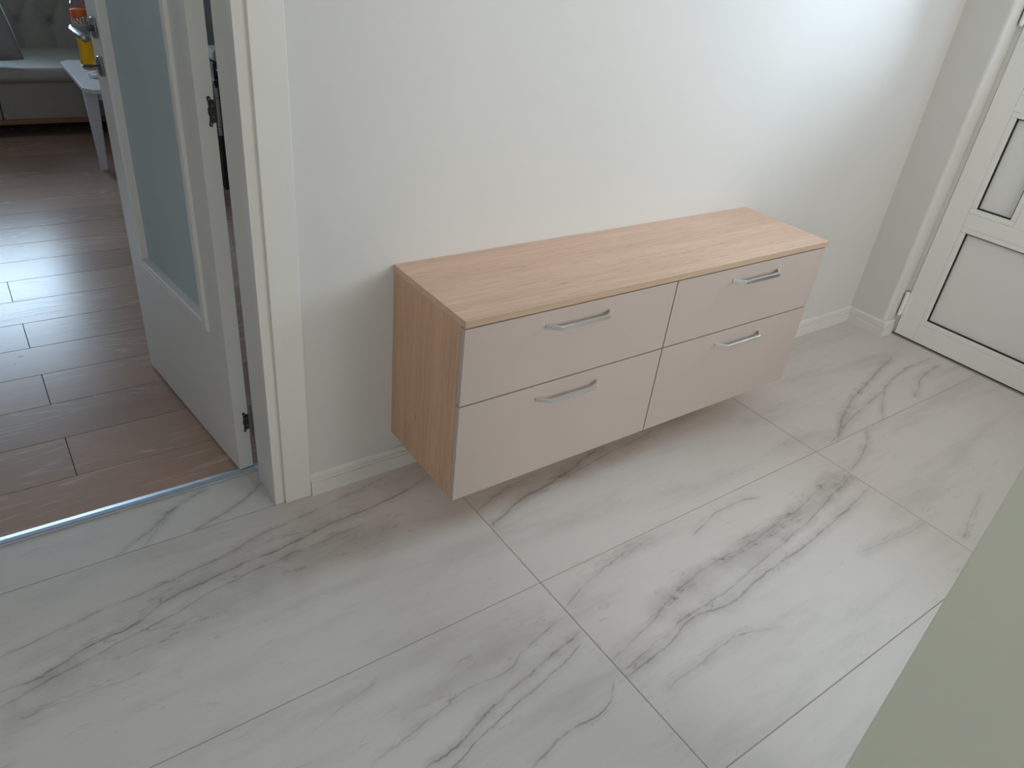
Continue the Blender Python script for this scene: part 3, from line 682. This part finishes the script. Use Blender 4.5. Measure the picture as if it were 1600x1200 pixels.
# seat cushion with a softly crowned top
def pad(x0, x1, y0, y1, z0, z1, nx, ny, crown):
    bm = bmesh.new(); R = 0.035
    top = []; 
    for j in range(ny + 1):
        row = []
        for i in range(nx + 1):
            u = i / nx; v = j / ny
            ex = min(u, 1 - u) * (x1 - x0); ey = min(v, 1 - v) * (y1 - y0); e = min(ex, ey)
            drop = R - math.sqrt(max(0, R * R - max(0, R - e) ** 2)) if e < R else 0
            row.append(bm.verts.new((x0 + (x1 - x0) * u, y0 + (y1 - y0) * v, z1 - drop + crown * math.sin(PI * u) ** .5 * math.sin(PI * v))))
        top.append(row)
    lo = [[bm.verts.new((v.co.x, v.co.y, z0)) if (j in (0, ny) or i in (0, nx)) else None for i, v in enumerate(r)] for j, r in enumerate(top)]
    for j in range(ny):
        for i in range(nx): bm.faces.new((top[j][i], top[j][i + 1], top[j + 1][i + 1], top[j + 1][i]))
    per = [(0, i) for i in range(nx)] + [(j, nx) for j in range(ny)] + [(ny, i) for i in range(nx, 0, -1)] + [(j, 0) for j in range(ny, 0, -1)]
    for k in range(len(per)):
        a, b = per[k], per[(k + 1) % len(per)]
        bm.faces.new((top[a[0]][a[1]], lo[a[0]][a[1]], lo[b[0]][b[1]], top[b[0]][b[1]]))
    bm.faces.new([lo[a[0]][a[1]] for a in per])
    return bm
sp('seat', pad(SX0, SX1, SY - .004, 4.80, 0.328, 0.398, 60, 24, 0.012), M_sofa, True)
sp('rail', B(SX0 + .01, SX1 - .01, SY + .002, SY + .05, 0.080, 0.107, bev=.004), M_woodrail)
sp('rail', B(SX0 + .01, SX1 - .01, 4.72, 4.76, 0.080, 0.107, bev=.004), M_woodrail)
for x in (SX0 + .06, SX1 - .06):
    for y in (SY + .09, 4.70): sp('leg', lathe([(.014, 0), (.022, .105)], 14, None, 'z', (x, y, 0)), M_woodrail)
# buttoned backrest : front surface displaced between buttons
bs = 0.190; bx0 = 0.4330; BZ = [0.556, 0.715]
btn = []
for r, z in enumerate(BZ):
    k = -7
    while bx0 + (k + 0.5 * r) * bs < SX1:
        x = bx0 + (k + 0.5 * r) * bs
        if x > SX0 + .05: btn.append((x, z))
        k += 1
def back_y(z): return 4.715 + (z - 0.40) * 0.22
def seg_d(px, pz, a, b):
    ax, az = a; bx, bz = b; dx, dz = bx - ax, bz - az; t = max(0, min(1, ((px - ax) * dx + (pz - az) * dz) / (dx * dx + dz * dz)))
    return math.hypot(px - ax - t * dx, pz - az - t * dz)
creases = []
for x, z in btn:
    if z == BZ[0]:
        creases.append(((x, z), (x + .012, 0.38)))
        for s in (-1, 1): creases.append(((x, z), (x + s * bs / 2, BZ[1])))
    else: creases.append(((x, z), (x, 0.86)))
bm = bmesh.new(); nx, nz = 240, 40; rows = []
for j in range(nz + 1):
    z = 0.36 + (0.84 - 0.36) * j / nz; row = []
    for i in range(nx + 1):
        x = SX0 + (SX1 - SX0) * i / nx
        db = min(math.hypot(x - b[0], z - b[1]) for b in btn)
        dc = min([seg_d(x, z, a, b) for a, b in creases if abs(a[0] - x) < .25] or [1])
        d = .030 * math.exp(-(db / .028) ** 2) + .010 * math.exp(-(dc / .010)) + .012 * math.exp(-(dc / .045) ** 2)
        tp = max(0, (z - 0.79) / .05); d += .05 * tp * tp
        ed_ = min(x - SX0, SX1 - x); d += .03 * max(0, 1 - ed_ / .03) ** 2
        row.append(bm.verts.new((x, back_y(z) + d, z)))
    rows.append(row)
bk = [[bm.verts.new((SX0 + (SX1 - SX0) * i / nx, back_y(z) + .13, z)) for i in (0, nx)] for z in (0.36, 0.84)]
for j in range(nz):
    for i in range(nx): bm.faces.new((rows[j][i], rows[j][i + 1], rows[j + 1][i + 1], rows[j + 1][i]))
bm.faces.new([bk[0][0], bk[0][1], bk[1][1], bk[1][0]])
bm.faces.new(rows[nz] + [bk[1][1], bk[1][0]]); bm.faces.new(rows[0][::-1] + [bk[0][0], bk[0][1]])
bm.faces.new([r[0] for r in rows] + [bk[1][0], bk[0][0]]); bm.faces.new([r[nx] for r in rows][::-1] + [bk[0][1], bk[1][1]])
back = sp('backrest', bm, M_sofa, True)
for x, z in btn:
    obj('button', lathe([(.0075, 0), (.0075, .002), (.005, .0045), (.001, .0055)][::-1] if False else [(.0075, .005), (.0075, .002), (.0055, -.001), (.001, -.002)], 12, None, 'y', (x, back_y(z) + .029, z)), M_sofa, back, True)

# cushion leaning at the backrest
def cushion(w, h, t, n=22):
    bm = bmesh.new(); F = []; Bk = []; SH = -.12
    for j in range(n + 1):
        a = []; b = []
        for i in range(n + 1):
            u = 2 * i / n - 1; v = 2 * j / n - 1
            px = u * w / 2 * (1 + .03 * (1 - v * v) * abs(u) ** 3); pz = v * h / 2 * (1 + .03 * (1 - u * u) * abs(v) ** 3)
            th = t / 2 * max(0, (1 - u ** 2) * (1 - v ** 2)) ** .6 + .003 * math.sin(9 * u + 4 * v)
            if i in (0, n) or j in (0, n):
                q = bm.verts.new((px + SH * pz, 0, pz)); a.append(q); b.append(q)
            else: a.append(bm.verts.new((px + SH * pz, -th - .001, pz))); b.append(bm.verts.new((px + SH * pz, th + .001, pz)))
        F.append(a); Bk.append(b)
    for j in range(n):
        for i in range(n):
            bm.faces.new((F[j][i], F[j][i + 1], F[j + 1][i + 1], F[j + 1][i]))
            try: bm.faces.new((Bk[j][i], Bk[j + 1][i], Bk[j + 1][i + 1], Bk[j][i + 1]))
            except ValueError: pass
    return bm
cu = obj('sofa_cushion', cushion(.46, .46, .26), M_cush, None, True)
cu.location = (0.095, 4.14, 0.645); cu.rotation_euler = (math.radians(-28), 0, math.radians(6))
tag(cu, 'light grey fabric cushion leaning on the grey sofa', 'cushion')

# coffee table with chamfered corners
TZ = 0.46
tb = tag(empty('coffee_table', (0.534, 3.13, 0)), 'white painted coffee table with cut corners and tapered legs', 'table')
def tp_(name, bm, mat=M_table):
    o = obj(name, bm, mat, tb); o.location = (-0.534, -3.13, 0); return o
tx0, tx1, ty0, ty1 = 0.533, 1.06, 3.095, 3.955
pts = [(tx0, ty0 + .060), (tx0 + .045, ty0), (tx1 - .045, ty0), (tx1, ty0 + .060), (tx1, ty1 - .06), (tx1 - .045, ty1), (tx0 + .045, ty1), (tx0, ty1 - .06)]
tp_('top', prism(pts, 2, TZ - .024, TZ, bev=.003))
def leg(cx, cy):
    bm = bmesh.new(); a = []; b = []
    for (w, z, L) in ((.036, 0, a), (.066, TZ - .0245, b)):
        for sx, sy in ((-1, -1), (1, -1), (1, 1), (-1, 1)): L.append(bm.verts.new((cx + sx * w / 2 + (0 if z == 0 else 0), cy + sy * w / 2, z)))
    for k in range(4): bm.faces.new((a[k], a[(k + 1) % 4], b[(k + 1) % 4], b[k]))
    bm.faces.new(a[::-1]); bm.faces.new(b)
    bmesh.ops.bevel(bm, geom=bm.edges[:], offset=.003, segments=2, affect='EDGES')
    return bm
for cx, cy in ((0.571, 3.205), (tx1 - .05, 3.205), (0.662, ty1 - .09), (tx1 - .10, ty1 - .09)): tp_('leg', leg(cx, cy))
for a in ((0.610, tx1 - .085, 3.195, 3.215), (0.70, tx1 - .135, ty1 - .10, ty1 - .08)): tp_('apron', B(*a, TZ - .075, TZ - .0245))
for a in ((0.610, 0.630, 3.24, ty1 - .125), (tx1 - .10, tx1 - .08, 3.24, ty1 - .125)): tp_('apron', B(*a, TZ - .075, TZ - .0245))

# bottle of orange drink
def pet():
    m, nt, p = new_mat('clear_bottle_plastic'); out = nt.nodes['Material Output']; nt.nodes.remove(p)
    t = N(nt, 'ShaderNodeBsdfTransparent'); t.inputs[0].default_value = (0.90, 0.91, 0.93, 1)
    g = N(nt, 'ShaderNodeBsdfGlossy'); g.inputs['Roughness'].default_value = 0.08
    lw = N(nt, 'ShaderNodeLayerWeight'); lw.inputs[0].default_value = 0.35
    n = noise(nt, objcoord(nt), 25, 2); b = N(nt, 'ShaderNodeBump'); b.inputs['Strength'].default_value = .3; b.inputs['Distance'].default_value = .003
    nt.links.new(n.outputs[0], b.inputs['Height']); nt.links.new(b.outputs[0], g.inputs['Normal'])
    mx = N(nt, 'ShaderNodeMixShader'); nt.links.new(lw.outputs['Facing'], mx.inputs[0]); nt.links.new(t.outputs[0], mx.inputs[1]); nt.links.new(g.outputs[0], mx.inputs[2])
    nt.links.new(mx.outputs[0], out.inputs[0]); return m
M_pet = pet()
m_, nt_, p_ = new_mat('orange_drink'); nt_.nodes.remove(p_)
dc_ = mixc(nt_, noise(nt_, objcoord(nt_), 12).outputs[0], (1.0, 0.66, 0.01), (1.0, 0.74, 0.02))
t_ = N(nt_, 'ShaderNodeBsdfTranslucent'); f_ = N(nt_, 'ShaderNodeBsdfDiffuse'); x_ = N(nt_, 'ShaderNodeMixShader'); x_.inputs[0].default_value = 0.3
nt_.links.new(dc_, t_.inputs[0]); nt_.links.new(dc_, f_.inputs[0]); nt_.links.new(t_.outputs[0], x_.inputs[1]); nt_.links.new(f_.outputs[0], x_.inputs[2]); nt_.links.new(x_.outputs[0], nt_.nodes['Material Output'].inputs[0])
M_drink = m_
M_foam = plain('drink_foam', (0.85, 0.70, 0.45), .7)
M_label = plain('orange_label_print', (0.80, 0.13, 0.02), .35, vary=.08, scale=30)
M_leaf = plain('green_print', (0.06, 0.22, 0.05), .4)
M_ink = plain('white_print', (0.88, 0.88, 0.88), .4); M_navy = plain('dark_print', (0.01, 0.015, 0.05), .4)
bx, by = 0.658, 3.70
bt = tag(empty('drink_bottle', (bx, by, TZ)), 'plastic bottle of orange drink with orange label on the white table', 'bottle')
outer = [(.020, .006), (.036, .000), (.0425, .008), (.0445, .030), (.0440, .060), (.0420, .085), (.0400, .110), (.0410, .140), (.0440, .165), (.0450, .185), (.0450, .200)]
shoulder = [(.0450, .200), (.0447, .235), (.0447, .318), (.0445, .326), (.0400, .350), (.0300, .372), (.0190, .392), (.0135, .402), (.0130, .425)]
obj('body', lathe(outer + shoulder[1:], 32), M_pet, bt, True)
liq = [(r - .0018, h + .002) for r, h in outer if h < .17]
obj('drink', lathe(liq, 32), M_drink, bt, True)
obj('foam', lathe([(.0415, .1663), (.0425, .174)], 32), M_foam, bt, True)
obj('cap', lathe([(.0150, .418), (.0155, .421), (.0155, .436), (.0145, .439)], 24), M_label, bt)
obj('label', lathe([(.0452, .2365), (.0455, .2375), (.0455, .3150), (.0452, .3160)], 40), M_label, bt, True)
def wrap_text(s, size, r, ang0, z0, mat, name, tilt=0.0, spread=1.0, bold=0.0):
    cu_ = bpy.data.curves.new(name, 'FONT'); cu_.body = s; cu_.size = size; cu_.offset = bold; cu_.extrude = 0; cu_.resolution_u = 3; cu_.align_x = 'CENTER'
    to = bpy.data.objects.new(name, cu_); COL.objects.link(to)
    dg = bpy.context.evaluated_depsgraph_get(); me = bpy.data.meshes.new_from_object(to.evaluated_get(dg))
    bpy.data.objects.remove(to); bpy.data.curves.remove(cu_)
    bm = bmesh.new(); bm.from_mesh(me); bpy.data.meshes.remove(me)
    bmesh.ops.subdivide_edges(bm, edges=bm.edges[:], cuts=1)
    for v in bm.verts:
        a = ang0 + v.co.x * spread / r; z = z0 + v.co.y + tilt * v.co.x
        v.co = (r * math.cos(a), r * math.sin(a), z)
    bmesh.ops.triangulate(bm, faces=bm.faces[:])
    return obj(name, bm, mat, bt)
AF = math.atan2(-1.578 - by, -0.057 - bx)       # direction of the bottle's printed side
wrap_text('FANTA', .050, .0459, AF - 0.12, .243, M_navy, 'lettering', .12, .72, .0026)
wrap_text('FANTA', .050, .0462, AF - 0.12, .243, M_ink, 'lettering', .12, .72, .0004)
def leaf_patch(a0, z0, la, lz, rot):
    bm = bmesh.new(); c = []
    for k in range(16):
        t = 2 * PI * k / 16; u = math.cos(t) * la; v = math.sin(t) * lz * (1 - .5 * abs(math.cos(t)))
        uu = u * math.cos(rot) - v * math.sin(rot); vv = u * math.sin(rot) + v * math.cos(rot)
        c.append(bm.verts.new((.04575 * math.cos(a0 + uu / .0457), .04575 * math.sin(a0 + uu / .0457), z0 + vv)))
    bm.faces.new(c); return bm
for a0, z0, la, lz, ro in ((AF - .55, .285, .016, .009, .4), (AF + .45, .286, .013, .008, -.5), (AF + .62, .278, .010, .006, .2)):
    obj('printed_leaf', leaf_patch(a0, z0, la, lz, ro), M_leaf, bt)

# crumpled napkin on the table
bm = bmesh.new(); bmesh.ops.create_icosphere(bm, subdivisions=4, radius=1.0)
from mathutils import noise as mn
for v in bm.verts:
    p = v.co.copy(); k = 1 + .45 * (mn.noise(p * 2.1) + .5 * abs(mn.noise(p * 5.0))); v.co = Vector((p.x * .042 * k, p.y * .040 * k, max(-.0, (p.z * .75 + .3) * .028 * k)))
nap = obj('crumpled_napkin', bm, M_white, None, False, (0.655, 3.43, TZ)); tag(nap, 'crumpled white paper napkin lying beside the drink bottle', 'napkin')

# dark media unit with a few things, seen through the gap at the door hinge
mu = tag(empty('media_unit', (1.095, 2.66, 0)), 'black low media unit glimpsed through the gap behind the door', 'media unit')
obj('body', B(0, .42, 0, .40, 0.0, .56, bev=.004), M_black, mu); obj('top_board', B(-.008, .43, -.008, .41, .5605, .585, bev=.003), M_black, mu)
for k in range(2): obj('door', B(.004 + k * .207, .207 + k * .207, -.016, -.0005, .02, .55, bev=.002), M_black, mu)
sb = tag(empty('set_top_box', (1.27, 2.82, .585)), 'small black box with a white light dot on the media unit', 'box')
obj('body', B(-.16, .16, -.10, .10, 0, .075, bev=.004), M_black, sb); obj('light_dot', B(-.145, -.137, -.103, -.0995, .036, .046), M_white, sb)
gp = obj('folded_cloth', B(-.15, .15, -.09, .09, 0, .06, bev=.022, seg=4), M_grey, None, True, (1.27, 2.82, .660)); tag(gp, 'grey folded cloth lying on the small black box', 'cloth')
